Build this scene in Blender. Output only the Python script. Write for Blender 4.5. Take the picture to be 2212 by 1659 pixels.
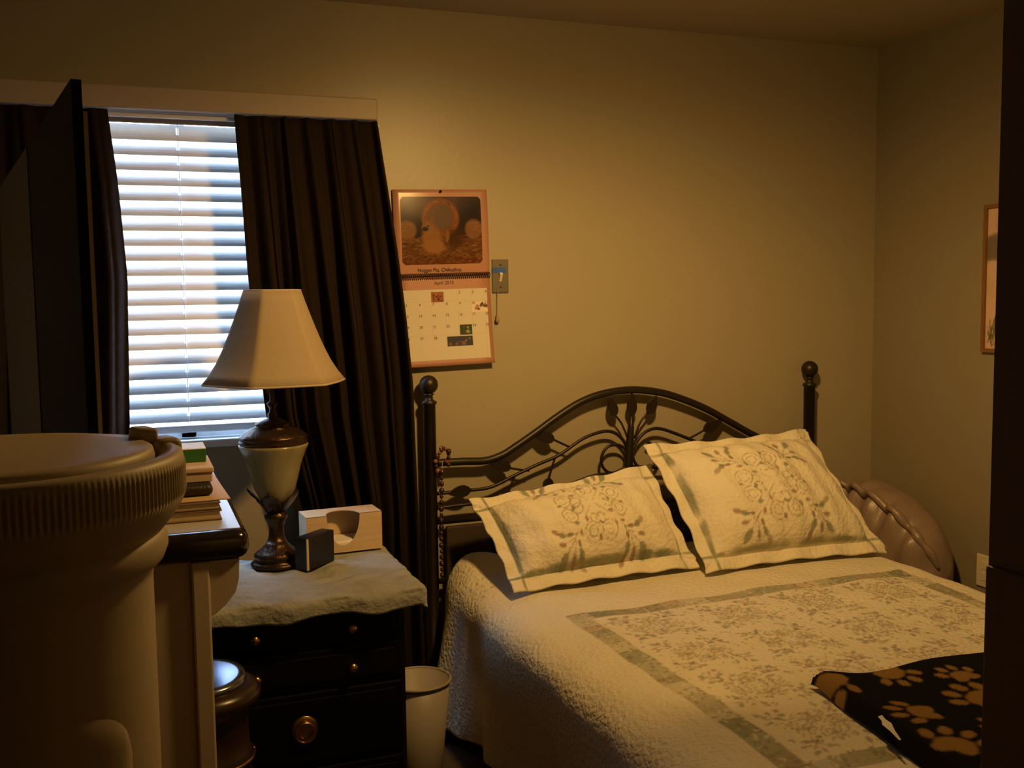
import bpy, bmesh, math, random
import numpy as np
from mathutils import Vector, Matrix, Euler

random.seed(7)
rng = np.random.default_rng(11)
for o in list(bpy.data.objects):
    bpy.data.objects.remove(o)
sc = bpy.context.scene
C = sc.collection
Z0 = 0.22          # survey height of the finished floor; everything below is surveyed above it
PI = math.pi

# ------------------------------------------------------------------ camera, sky, lamps, exposure
cam = bpy.data.cameras.new('camera')
cam_o = bpy.data.objects.new('camera', cam)
C.objects.link(cam_o)
yaw, pit, rol, fpx = 0.354848, 0.0864118, -0.0132059, 2214.89
fw = Vector((math.sin(yaw) * math.cos(pit), math.cos(yaw) * math.cos(pit), -math.sin(pit)))
r0 = Vector((math.cos(yaw), -math.sin(yaw), 0)); u0 = r0.cross(fw)
rv = r0 * math.cos(rol) + u0 * math.sin(rol); uv = -r0 * math.sin(rol) + u0 * math.cos(rol)
M = Matrix((rv, uv, -fw)).transposed().to_4x4()
M.translation = Vector((-2.57857, -3.1, 1.56793 - Z0))
cam_o.matrix_world = M
cam.sensor_width = 36.0
cam.lens = fpx * 36.0 / 2212.0
cam.clip_start = 0.02
sc.camera = cam_o

w = bpy.data.worlds.new('sky'); sc.world = w; w.use_nodes = True
bg = w.node_tree.nodes['Background']
bg.inputs[0].default_value = (0.50, 0.71, 1.0, 1)
bg.inputs[1].default_value = 22.0

# ceiling light kit: photometric (IES) distribution of a shaded fixture turned towards the headboard wall
VA = [0, 20, 40, 50, 60, 70, 80, 90, 100, 120, 150, 180]
VI = [.50, .58, .88, 1.0, .98, .78, .42, .15, .09, .06, .05, .05]
HA = [0, 45, 90, 135, 180, 225, 270, 315, 360]
def azi(d): return float(np.interp(abs((d + 180) % 360 - 180), [0, 45, 90, 135, 180], [1, .84, .50, .36, .32]))
IES_AIM = 198
lines = ['IESNA:LM-63-1995', 'TILT=NONE', f'1 1000 1 {len(VA)} {len(HA)} 1 2 0 0 0', '1 1 100', ' '.join(map(str, VA)), ' '.join(map(str, HA))]
for h in HA: lines.append(' '.join(f'{1000 * v * azi(h - IES_AIM):.1f}' for v in VI))
tx_ = bpy.data.texts.new('fixture_photometry'); tx_.from_string('\n'.join(lines) + '\n')
ld = bpy.data.lights.new('ceiling_lamp', 'POINT')
ld.energy = 1.45; ld.color = (1.0, 0.565, 0.165); ld.shadow_soft_size = 0.06
ld.use_nodes = True
ln = ld.node_tree; em = ln.nodes['Emission']; ie = ln.nodes.new('ShaderNodeTexIES'); ie.ies = tx_
ie.inputs['Strength'].default_value = 1.0
ln.links.new(ie.outputs['Fac'], em.inputs['Strength'])
lo = bpy.data.objects.new('ceiling_lamp', ld); C.objects.link(lo)
lo.location = (-1.50, -1.35, 2.25 - Z0)

pl = bpy.data.lights.new('window_portal', 'AREA'); pl.shape = 'RECTANGLE'; pl.size = 1.1; pl.size_y = 1.0
pl.cycles.is_portal = True
po = bpy.data.objects.new('window_portal', pl); C.objects.link(po)
po.location = (-2.4, 0.16, 1.62 - Z0); po.rotation_euler = (math.radians(-90), 0, 0)

vs = sc.view_settings
vs.view_transform = 'Standard'; vs.look = 'None'; vs.exposure = 0.0; vs.gamma = 1.0; vs.use_curve_mapping = False
sc.cycles.max_bounces = 8

# ------------------------------------------------------------------ materials
def lin(r, g, b):
    return tuple(((c / 255) / 12.92 if c / 255 <= .04045 else ((c / 255 + .055) / 1.055) ** 2.4) for c in (r, g, b))

MATS = {}
def mat(name, col, rough=.6, metal=0., var=0., vscale=30., bump=0., bscale=200., spec=.5, attr=False, stretch=None, transl=0., sheen=0.):
    m = bpy.data.materials.new(name); m.use_nodes = True
    nt = m.node_tree; N = nt.nodes; L = nt.links
    p = N['Principled BSDF']
    c = lin(*col) if max(col) > 1.01 else col
    p.inputs['Base Color'].default_value = (*c, 1)
    p.inputs['Roughness'].default_value = rough
    p.inputs['Metallic'].default_value = metal
    p.inputs['Specular IOR Level'].default_value = spec
    if sheen: p.inputs['Sheen Weight'].default_value = sheen
    tc = N.new('ShaderNodeTexCoord'); src = tc.outputs['Object']
    if stretch:
        mp = N.new('ShaderNodeMapping'); mp.inputs['Scale'].default_value = stretch
        L.new(src, mp.inputs[0]); src = mp.outputs[0]
    csrc = None
    if attr:
        a = N.new('ShaderNodeAttribute'); a.attribute_name = 'Col'; csrc = a.outputs['Color']
    if var:
        n = N.new('ShaderNodeTexNoise'); n.inputs['Scale'].default_value = vscale; n.inputs['Detail'].default_value = 4
        L.new(src, n.inputs['Vector'])
        mr = N.new('ShaderNodeMapRange'); mr.inputs[3].default_value = 1 - var; mr.inputs[4].default_value = 1 + var
        L.new(n.outputs['Fac'], mr.inputs[0])
        mx = N.new('ShaderNodeMix'); mx.data_type = 'RGBA'; mx.blend_type = 'MULTIPLY'; mx.inputs[0].default_value = 1
        mx.inputs[6].default_value = (*c, 1)
        if csrc: L.new(csrc, mx.inputs[6])
        L.new(mr.outputs[0], mx.inputs[7]); csrc = mx.outputs[2]
    if csrc: L.new(csrc, p.inputs['Base Color'])
    if bump:
        n2 = N.new('ShaderNodeTexNoise'); n2.inputs['Scale'].default_value = bscale; n2.inputs['Detail'].default_value = 3
        L.new(src, n2.inputs['Vector'])
        b = N.new('ShaderNodeBump'); b.inputs['Strength'].default_value = bump; b.inputs['Distance'].default_value = .01
        L.new(n2.outputs['Fac'], b.inputs['Height']); L.new(b.outputs[0], p.inputs['Normal'])
    if transl:
        t = N.new('ShaderNodeBsdfTranslucent'); t.inputs[0].default_value = (*c, 1)
        if csrc: L.new(csrc, t.inputs[0])
        ms = N.new('ShaderNodeMixShader'); ms.inputs[0].default_value = transl
        L.new(p.outputs[0], ms.inputs[1]); L.new(t.outputs[0], ms.inputs[2])
        L.new(ms.outputs[0], N['Material Output'].inputs[0])
    MATS[name] = m
    return m

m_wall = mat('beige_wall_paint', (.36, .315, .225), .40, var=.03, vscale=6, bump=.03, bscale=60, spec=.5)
m_wall_dim = mat('beige_wall_paint_dimmed', (.25, .215, .145), .55, var=.03, vscale=6, bump=.03, bscale=60)  # right wall's weaker light put into a darker beige of the same wall
m_ceil = mat('ceiling_paint', (.38, .33, .24), .5, var=.04, vscale=8, bump=.05, bscale=90)
m_carpet = mat('brown_carpet', (.09, .07, .05), .95, var=.3, vscale=90, bump=.5, bscale=300)
m_trim = mat('window_trim_paint', (.40, .33, .27), .5, var=.03)
m_darkwood = mat('dark_door_wood', (.24, .15, .06), .6, var=.25, vscale=14, stretch=(6, 6, .6))
m_white = mat('white_vinyl_slats', (.82, .83, .84), .4)
m_frame = mat('white_window_frame', (.75, .76, .78), .45)
m_curtain = mat('chocolate_curtain_cloth', (.016, .0088, .005), .9, var=.3, vscale=40, bump=.25, bscale=220, stretch=(1, 1, 3), spec=.2)
m_iron = mat('bronze_iron', (.018, .012, .007), .42, metal=.2, var=.2, vscale=40)
m_quilt = mat('quilt_cloth', (.8, .75, .62), .9, var=.06, vscale=160, bump=.85, bscale=80, attr=True, spec=.15, sheen=.1)
m_sham = mat('sham_cloth', (.8, .75, .6), .9, var=.05, vscale=160, bump=.6, bscale=75, attr=True, spec=.15, sheen=.1)
m_satin = mat('rose_satin', (.25, .18, .145), .42, var=.1, vscale=25, bump=.5, bscale=16, spec=.8, stretch=(1, 2.2, .6))
m_paw = mat('black_fleece_print', (.01, .01, .01), .95, attr=True, bump=.3, bscale=400, spec=.1)
m_tag = mat('white_tag', (.75, .72, .62), .7)
m_black = mat('black_furniture_lacquer', (.005, .004, .004), .5, var=.3, vscale=20, spec=.35)
m_drawer = mat('black_drawer_lacquer', (.003, .0025, .002), .5, var=.3, vscale=22, spec=.2)
m_brass = mat('aged_brass', (.55, .34, .12), .3, metal=1.)
m_fleece = mat('grey_fleece_cover', (.34, .35, .34), .95, var=.22, vscale=18, bump=.6, bscale=55, spec=.1)
m_shade = mat('cream_lamp_shade_linen', (.56, .46, .32), .85, var=.05, vscale=70, bump=.08, bscale=300, transl=.35, spec=.2)
m_seam = mat('lamp_shade_trim', (.55, .44, .30), .8)
m_bronze = mat('antique_bronze', (.07, .042, .024), .34, metal=.75, var=.5, vscale=30, bump=.3, bscale=60)
m_alab = mat('alabaster_bowl_glass', (.44, .38, .20), .22, var=.3, vscale=9, stretch=(3, 3, .5), spec=.8, transl=.4)
m_tan = mat('tissue_box_card', (.62, .47, .30), .8, var=.18, vscale=18, stretch=(.6, .6, 9))
m_tissue = mat('tissue_paper', (.82, .80, .76), .9)
m_blackbox = mat('black_case', (.005, .005, .005), .35, var=.2, vscale=60)
m_pale = mat('pale_edge', (.75, .6, .38), .4)
m_can = mat('white_plastic_can', (.38, .34, .30), .45, var=.04, vscale=12)
m_brownwood = mat('dark_turned_wood', (.032, .015, .007), .3, var=.35, vscale=10, stretch=(1, 1, 5), spec=.7)
m_pad = mat('pale_polished_top', (.25, .28, .40), .2, metal=.9)
m_deskw = mat('white_painted_wood', (.55, .47, .36), .5, var=.06, vscale=15, stretch=(4, 4, .6))
m_pc = mat('black_table_edge', (.012, .008, .006), .14, var=.3, vscale=20, spec=.8)
m_top_glare = mat('window_glare_white', (.55, .55, .58), .2, spec=.8)  # white colour paints the window's reflection on the black table top
m_kraft = mat('kraft_paper', (.62, .43, .22), .75, var=.08, vscale=40)
m_cover = mat('notebook_cover', (.16, .10, .05), .6, var=.2, vscale=40)
m_page = mat('notebook_pages', (.62, .47, .28), .85, var=.15, vscale=60, stretch=(1, 1, 20))
m_leather = mat('dark_leather', (.018, .014, .010), .5, var=.2, vscale=50, bump=.2)
m_carton = mat('pale_carton', (.66, .50, .36), .8, var=.05)
m_green = mat('green_box_card', (.025, .14, .03), .55, var=.35, vscale=45)
m_boxtop = mat('white_box_top', (.80, .82, .84), .6)
m_bucket = mat('white_bucket_plastic', (.46, .38, .26), .5, var=.05, vscale=9, bump=.03, bscale=60)
m_tvblk = mat('black_tv_plastic', (.006, .005, .005), .6, spec=.1)
m_tvgl = mat('glossy_tv_screen', (.05, .05, .055), .35, spec=.12)
m_tvedge = mat('lit_tv_edge', (.50, .42, .34), .5)  # pale colour paints the warm light caught along the panel edge
m_pink = mat('pink_calendar_paper', (.42, .21, .15), .5, var=.03)
m_pinkgl = mat('glossy_calendar_print', (.5, .4, .3), .24, attr=True, spec=.2)
m_calw = mat('calendar_grid_paper', (.6, .55, .5), .7, attr=True, spec=.2)
m_ink = mat('calendar_ink', (.10, .06, .05), .7)
m_coil = mat('black_wire', (.03, .02, .02), .4, metal=.5)
m_steel = mat('brushed_steel_plate', (.15, .135, .105), .45, metal=.4, var=.06, vscale=60)
m_bluetape = mat('blue_tape', (.02, .10, .40), .6)
m_ivory = mat('ivory_plastic', (.66, .60, .46), .45)
m_cordm = mat('tan_cord', (.30, .22, .10), .7)
m_framew = mat('brown_picture_frame', (.20, .09, .025), .5, var=.2, vscale=30)
m_print = mat('painted_scroll', (.5, .4, .3), .6, attr=True)
m_bead = mat('brown_glass_bead', (.045, .016, .008), .2, var=.4, vscale=50, spec=.8)
m_amber = mat('amber_glass_bead', (.26, .08, .02), .2, var=.4, vscale=50, spec=.8)
m_panel = mat('brown_headboard_panel', (.045, .03, .018), .7, var=.2, vscale=12)
m_tick = mat('mattress_ticking', (.45, .4, .32), .85)

mg = bpy.data.materials.new('window_glass'); mg.use_nodes = True
nt = mg.node_tree; nt.nodes.clear()
tr = nt.nodes.new('ShaderNodeBsdfTransparent'); gl = nt.nodes.new('ShaderNodeBsdfGlossy'); gl.inputs['Roughness'].default_value = .02
mx = nt.nodes.new('ShaderNodeMixShader'); mx.inputs[0].default_value = .06; om = nt.nodes.new('ShaderNodeOutputMaterial')
nt.links.new(tr.outputs[0], mx.inputs[1]); nt.links.new(gl.outputs[0], mx.inputs[2]); nt.links.new(mx.outputs[0], om.inputs[0])

# ------------------------------------------------------------------ geometry helpers (survey coordinates)
ROOT = {}
def thing(name, label, cat, loc, group=None):
    o = bpy.data.objects.new(name, None); C.objects.link(o)
    o.empty_display_size = .05
    o.location = (loc[0], loc[1], loc[2] - Z0)
    o['label'] = label; o['category'] = cat
    if group: o['group'] = group
    ROOT[o.name] = np.array(loc, float)
    return o

def obj(name, VF, m, parent=None, smooth=False, cols=None, base=None, label=None):
    V, F = VF
    V = np.asarray(V, float)
    if parent is not None: org = ROOT[parent.name]
    elif base is not None: org = np.array(base, float)
    else: org = np.array([(V[:, 0].min() + V[:, 0].max()) / 2, (V[:, 1].min() + V[:, 1].max()) / 2, V[:, 2].min()])
    me = bpy.data.meshes.new(name)
    me.from_pydata((V - org).tolist(), [], [tuple(f) for f in F])
    me.materials.append(m)
    if smooth:
        me.polygons.foreach_set('use_smooth', np.ones(len(me.polygons), bool))
    if cols is not None:
        a = me.color_attributes.new('Col', 'FLOAT_COLOR', 'POINT')
        c4 = np.ones((len(V), 4), np.float32); c4[:, :3] = cols
        a.data.foreach_set('color', c4.ravel())
    me.update()
    o = bpy.data.objects.new(name, me); C.objects.link(o)
    if parent is not None: o.parent = parent
    else: o.location = (org[0], org[1], org[2] - Z0)
    ROOT[o.name] = org
    if label: o['label'] = label
    return o

def tag(o, label, cat, group=None):
    o['label'] = label; o['category'] = cat
    if group: o['group'] = group
    return o

def struct(o):
    o['kind'] = 'structure'
    return o

def join(*parts):
    V, F, n = [], [], 0
    for v, f in parts:
        v = np.asarray(v, float); V.append(v); F += [tuple(i + n for i in q) for q in f]; n += len(v)
    return np.vstack(V), F

def box(x0, x1, y0, y1, z0, z1, r=0., seg=2):
    if r <= 0:
        V = [(x, y, z) for x in (x0, x1) for y in (y0, y1) for z in (z0, z1)]
        return np.array(V, float), [(0, 1, 3, 2), (4, 6, 7, 5), (0, 4, 5, 1), (2, 3, 7, 6), (0, 2, 6, 4), (1, 5, 7, 3)]
    bm = bmesh.new(); bmesh.ops.create_cube(bm, size=1)
    for v in bm.verts:
        v.co = Vector(((x0 + x1) / 2 + v.co.x * (x1 - x0), (y0 + y1) / 2 + v.co.y * (y1 - y0), (z0 + z1) / 2 + v.co.z * (z1 - z0)))
    bmesh.ops.bevel(bm, geom=bm.edges[:] + bm.verts[:], offset=r, segments=seg, affect='EDGES', profile=.5)
    bm.verts.index_update()
    V = np.array([v.co[:] for v in bm.verts]); F = [tuple(v.index for v in f.verts) for f in bm.faces]
    bm.free(); return V, F

def prism(poly, h, axis='y', at=0.):
    """extrude a 2D polygon (a,b) by h along axis; for y: (x,z), for z: (x,y), for x: (y,z)"""
    n = len(poly); V = []
    for k in (0, h):
        for a, b in poly:
            V.append({'y': (a, at + k, b), 'z': (a, b, at + k), 'x': (at + k, a, b)}[axis])
    F = [tuple(range(n)), tuple(range(2 * n - 1, n - 1, -1))] + [(i, i + n, (i + 1) % n + n, (i + 1) % n) for i in range(n)]
    return np.array(V, float), F

def rotz(VF, ang, cx, cy):
    V = np.array(VF[0], float); c, s = math.cos(ang), math.sin(ang)
    x, y = V[:, 0] - cx, V[:, 1] - cy
    V[:, 0] = cx + c * x - s * y; V[:, 1] = cy + s * x + c * y
    return V, VF[1]

def lathe(prof, cx, cy, n=40, disp=None):
    V, F = [], []
    for i, (r, z) in enumerate(prof):
        for k in range(n):
            a = 2 * PI * k / n; rr = r + (disp(a, z, r) if disp else 0)
            V.append((cx + rr * math.cos(a), cy + rr * math.sin(a), z))
    for i in range(len(prof) - 1):
        for k in range(n):
            F.append((i * n + k, i * n + (k + 1) % n, (i + 1) * n + (k + 1) % n, (i + 1) * n + k))
    for i in (0, len(prof) - 1):
        if prof[i][0] > 0.0006: F.append(tuple(i * n + k for k in range(n)))
    return np.array(V), F

def spline(pts, m=6):
    P = [np.array(p, float) for p in pts]; out = []
    for i in range(len(P) - 1):
        a, b, c, d = P[max(i - 1, 0)], P[i], P[i + 1], P[min(i + 2, len(P) - 1)]
        for k in range(m):
            t = k / m
            out.append(.5 * ((2 * b) + (c - a) * t + (2 * a - 5 * b + 4 * c - d) * t * t + (3 * b - a - 3 * c + d) * t ** 3))
    out.append(P[-1]); return out

def tube(pts, r, n=8):
    P = np.array(pts, float); m = len(P)
    R = np.full(m, r) if np.isscalar(r) else np.asarray(r, float)
    T = np.gradient(P, axis=0); T /= np.maximum(np.linalg.norm(T, axis=1, keepdims=True), 1e-9)
    ref = np.array([0, 1., 0]) if abs(T[0] @ np.array([0, 1., 0])) < .9 else np.array([1., 0, 0])
    u = np.cross(T[0], ref); u /= np.linalg.norm(u); V = []
    for i in range(m):
        u = u - T[i] * (u @ T[i]); u /= max(np.linalg.norm(u), 1e-9); v = np.cross(T[i], u)
        for k in range(n):
            a = 2 * PI * k / n; V.append(P[i] + R[i] * (math.cos(a) * u + math.sin(a) * v))
    F = [(i * n + k, i * n + (k + 1) % n, (i + 1) * n + (k + 1) % n, (i + 1) * n + k) for i in range(m - 1) for k in range(n)]
    F += [tuple(range(n))[::-1], tuple((m - 1) * n + k for k in range(n))]
    return np.array(V), F

def ball(c, r, nu=16, nv=10, sc3=(1, 1, 1)):
    prof = [(max(r * math.sin(PI * i / nv), 1e-5), r * math.cos(PI * i / nv)) for i in range(nv + 1)]
    V, F = lathe(prof, 0, 0, nu)
    return V * np.array(sc3) + np.array(c), F

def grid(P):
    """P: array (nu,nv,3)"""
    nu, nv = P.shape[:2]
    idx = np.arange(nu * nv).reshape(nu, nv)
    F = np.stack([idx[:-1, :-1], idx[1:, :-1], idx[1:, 1:], idx[:-1, 1:]], -1).reshape(-1, 4)
    return P.reshape(-1, 3), F.tolist()

# small painting kit for flat prints (cloth, paper)
class Canvas:
    def __init__(s, w, h, res, col):
        s.w, s.h, s.res = w, h, res
        s.nx, s.ny = int(w * res), int(h * res)
        s.a = np.tile(np.array(col, float), (s.ny, s.nx, 1))
    def _win(s, x0, x1, y0, y1):
        i0, i1 = max(int(x0 * s.res), 0), min(int(x1 * s.res) + 2, s.nx)
        j0, j1 = max(int(y0 * s.res), 0), min(int(y1 * s.res) + 2, s.ny)
        if i1 <= i0 or j1 <= j0: return None
        X, Y = np.meshgrid((np.arange(i0, i1) + .5) / s.res, (np.arange(j0, j1) + .5) / s.res)
        return slice(j0, j1), slice(i0, i1), X, Y
    def _mix(s, js, is_, m, col):
        s.a[js, is_] = s.a[js, is_] * (1 - m[..., None]) + np.array(col) * m[..., None]
    def blob(s, x, y, rx, ry, ang, col, al=1., soft=.25):
        R = max(rx, ry) * 1.3; wn = s._win(x - R, x + R, y - R, y + R)
        if not wn: return
        js, is_, X, Y = wn; c, q = math.cos(ang), math.sin(ang)
        u = ((X - x) * c + (Y - y) * q) / rx; v = (-(X - x) * q + (Y - y) * c) / ry
        s._mix(js, is_, np.clip((1 + soft - np.hypot(u, v)) / (2 * soft), 0, 1) * al, col)
    def leaf(s, x, y, L, W, ang, col, al=1.):
        wn = s._win(x - L, x + L, y - L, y + L)
        if not wn: return
        js, is_, X, Y = wn; c, q = math.cos(ang), math.sin(ang)
        u = ((X - x) * c + (Y - y) * q) / (L / 2); v = np.abs(-(X - x) * q + (Y - y) * c) / (W / 2)
        s._mix(js, is_, np.clip(((1 - u * u) - v) * 3, 0, 1) * (np.abs(u) < 1) * al, col)
    def ring(s, x, y, r, wd, col, al=1., a0=0, a1=7):
        wn = s._win(x - r - wd, x + r + wd, y - r - wd, y + r + wd)
        if not wn: return
        js, is_, X, Y = wn; d = np.abs(np.hypot(X - x, Y - y) - r); an = np.mod(np.arctan2(Y - y, X - x) - a0, 2 * PI)
        s._mix(js, is_, np.clip(1.3 - d / wd * 1.2, 0, 1) * (an < a1 - a0) * al, col)
    def line(s, x0, y0, x1, y1, wd, col, al=1.):
        wn = s._win(min(x0, x1) - wd, max(x0, x1) + wd, min(y0, y1) - wd, max(y0, y1) + wd)
        if not wn: return
        js, is_, X, Y = wn; dx, dy = x1 - x0, y1 - y0; L2 = dx * dx + dy * dy + 1e-12
        t = np.clip(((X - x0) * dx + (Y - y0) * dy) / L2, 0, 1)
        d = np.hypot(X - x0 - t * dx, Y - y0 - t * dy)
        s._mix(js, is_, np.clip(1.3 - d / wd * 1.2, 0, 1) * al, col)
    def rect(s, x0, x1, y0, y1, col, al=1.):
        i0, i1 = max(int(x0 * s.res), 0), min(int(x1 * s.res), s.nx); j0, j1 = max(int(y0 * s.res), 0), min(int(y1 * s.res), s.ny)
        if i1 > i0 and j1 > j0: s.a[j0:j1, i0:i1] = s.a[j0:j1, i0:i1] * (1 - al) + np.array(col) * al
    def at(s, X, Y):
        i = np.clip((np.asarray(X) * s.res).astype(int), 0, s.nx - 1); j = np.clip((np.asarray(Y) * s.res).astype(int), 0, s.ny - 1)
        return s.a[j, i]

CREAM = (.80, .745, .60)
SAGE, SAGE2, MAUVE, BROWN, TAUPE = (.22, .25, .17), (.34, .36, .25), (.32, .20, .15), (.24, .165, .11), (.42, .335, .22)

def medallion(cv, cx, cy, S, al=1., jit=0.):
    """embroidered square motif, half size S: four scrolls, four corner sprigs"""
    lw = max(.0021, .9 / cv.res)
    for k in range(4):
        a = PI / 4 + k * PI / 2; ca, sa = math.cos(a), math.sin(a)
        def T(u, v): return cx + u * ca - v * sa, cy + u * sa + v * ca
        for d in (-1, 1):
            x, y = T(S * .55, d * S * .28); cv.ring(x, y, S * .17, lw, TAUPE, al)
            cv.ring(x, y, S * .09, lw, BROWN, al * .6)
            x, y = T(S * .30, d * S * .20); cv.ring(x, y, S * .11, lw, TAUPE, al)
        x0, y0 = T(S * .08, 0); x1, y1 = T(S * 1.25, 0); cv.line(x0, y0, *T(S * .38, 0), lw, BROWN, al * .6); cv.line(*T(S * .75, 0), x1, y1, lw, BROWN, al * .7)
        for d in (-1, 1): cv.line(*T(S * .8, 0), *T(S * 1.05, d * S * .28), lw, BROWN, al * .7); cv.line(*T(S * .9, 0), *T(S * 1.2, d * S * .17), lw, BROWN, al * .6)
        for u, v, L, an, cl in ((1.32, 0, .17, 0, SAGE), (1.18, .17, .11, .9, MAUVE), (1.18, -.17, .11, -.9, MAUVE), (1.02, .26, .13, 1.3, SAGE),
                                (1.02, -.26, .13, -1.3, SAGE), (.92, .12, .09, .8, BROWN), (.92, -.12, .09, -.8, BROWN), (.72, .07, .08, .7, MAUVE),
                                (.62, -.09, .09, -.7, SAGE), (.42, .05, .09, .6, MAUVE), (.35, -.28, .08, 0, SAGE), (.55, .46, .07, 1, BROWN), (1.05, .40, .12, 1.4, TAUPE), (1.05, -.40, .12, -1.4, MAUVE)):
            x, y = T(S * (u + random.uniform(-jit, jit)), S * (v + random.uniform(-jit, jit)))
            cv.leaf(x, y, S * L * 1.75, S * L * 1.05, a + an, cl, al * .92)

# ------------------------------------------------------------------ room shell
XL, YR, HC = -3.45, -4.25, 2.44
FZ = Z0
struct(obj('floor', box(XL - .1, .1, YR - .1, .1, FZ - .08, FZ), m_carpet))
struct(obj('ceiling', box(XL - .1, .1, YR - .1, .1, HC, HC + .08), m_ceil))
WX0, WX1, WZ0, WZ1 = -2.93, -1.93, 1.150, 2.125
wb = join(box(XL, WX0, 0, .12, FZ, HC), box(WX1, 0, 0, .12, FZ, HC), box(WX0, WX1, 0, .12, FZ, WZ0), box(WX0, WX1, 0, .12, WZ1, HC))
struct(obj('wall_back', wb, m_wall))
struct(obj('wall_right', box(0, .1, YR, .12, FZ, HC), m_wall_dim))
struct(obj('wall_left', box(XL - .1, XL, YR, .12, FZ, HC), m_wall))
DX0, DX1, DH = -3.1, -2.15, 2.25
struct(obj('wall_front', join(box(DX1 + .04, 0, -2.80, -2.68, FZ, HC), box(XL, DX0 - .04, -2.80, -2.68, FZ, HC), box(DX0 - .04, DX1 + .04, -2.80, -2.68, DH + .04, HC)), m_wall))
struct(obj('wall_rear', box(XL, -1.3, YR - .1, YR, FZ, HC), m_wall))
struct(obj('wall_hall', box(-1.4, -1.3, YR, -2.80, FZ, HC), m_wall))
d1 = struct(obj('door_1', join(box(DX1, DX1 + .04, -2.82, -2.68, FZ, DH), box(DX0 - .04, DX0, -2.82, -2.68, FZ, DH), box(DX0 - .04, DX1 + .04, -2.82, -2.68, DH, DH + .04)), m_darkwood))
obj('casing', join(box(DX1, DX1 + .08, -2.835, -2.82, FZ, DH + .08), box(DX0 - .08, DX0, -2.835, -2.82, FZ, DH + .08)), m_darkwood, d1)
obj('door_stop', box(DX1 - .0035, DX1, -2.80, -2.681, FZ, 1.42, .0015), m_darkwood, d1)
struct(obj('baseboard_back', box(XL, 0, -.012, 0, FZ, FZ + .08), m_trim))
struct(obj('baseboard_right', box(-.012, 0, -2.68, -.012, FZ, FZ + .08), m_trim))

# window: frame, panes, sill, cornice board
w1 = struct(obj('window_1', join(box(WX0, WX0 + .04, .06, .11, WZ0, WZ1), box(WX1 - .04, WX1, .06, .11, WZ0, WZ1), box(WX0, WX1, .06, .11, WZ0, WZ0 + .04),
                                 box(WX0, WX1, .06, .11, WZ1 - .04, WZ1), box((WX0 + WX1) / 2 - .02, (WX0 + WX1) / 2 + .02, .06, .11, WZ0, WZ1)), m_frame))
for a, b in ((WX0 + .04, (WX0 + WX1) / 2 - .02), ((WX0 + WX1) / 2 + .02, WX1 - .04)):
    obj('pane', box(a, b, .083, .087, WZ0 + .04, WZ1 - .04), mg, w1)
obj('sill', box(WX0 - .05, WX1 + .05, -.022, .06, WZ0 - .012, WZ0 + .012, .004), m_frame, w1)
struct(obj('trim_1', box(-3.0, -1.872, -.09, 0, 2.085, 2.147, .004), m_trim))

# ------------------------------------------------------------------ venetian blind (slats tilted nearly shut, room edge down)
bl = thing('venetian_blind', 'white horizontal slat blind glowing with daylight between the dark curtains', 'blind', (-2.42, .03, 1.18))
BX0, BX1 = -2.90, -1.96
pitch, ns = .0425, 20
ztop = 2.0425
th = math.radians(63)
prof = []
for i in range(7):
    q = -1 + 2 * i / 6
    a, h = q * .0265, .0035 * (1 - q * q)
    prof.append((a, h))
def slat(zc):
    XS = (BX0, -2.434, -2.427, BX1)
    P = np.zeros((4, 14, 3))
    ring = [(a, h + .0008) for a, h in prof] + [(a, h - .0008) for a, h in prof[::-1]]
    for j, (a, h) in enumerate(ring):
        # slat axis: down and towards the room; normal: up and into the room
        y = .034 - a * math.cos(th) - h * math.sin(th); z = zc - a * math.sin(th) + h * math.cos(th)
        for i, x in enumerate(XS): P[i, j] = (x, y, z)
    V = P.reshape(-1, 3); n = 14; F = []
    for i in range(3):
        for j in range(n):
            if i == 1 and j in (1, 2, 3, 9, 10, 11): continue      # routed cord hole
            F.append((i * n + j, i * n + (j + 1) % n, (i + 1) * n + (j + 1) % n, (i + 1) * n + j))
    F += [tuple(range(n)), tuple(range(4 * n - 1, 3 * n - 1, -1))]
    return V, F
s0 = obj('slat', slat(ztop), m_white, bl, smooth=False)
for i in range(1, ns):
    c = s0.copy(); C.objects.link(c); c.parent = bl; c.location = (0, 0, -i * pitch)
obj('head_rail', box(BX0, BX1, .004, .058, 2.108, 2.124, .003), m_trim, bl)
obj('valance', box(BX0, BX1, -.014, -.006, 2.060, 2.120, .002), m_trim, bl)
obj('bottom_rail', box(BX0, BX1, .014, .054, 1.180, 1.202, .003), m_frame, bl)
for x in (-2.78, -2.43, -2.08):
    obj('ladder_cord', tube([(x, .018 + .004 * math.sin(k), 2.10 - k * .0425) for k in range(22)] + [(x, .02, 1.19)], .0012, 5), m_white, bl)

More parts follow.
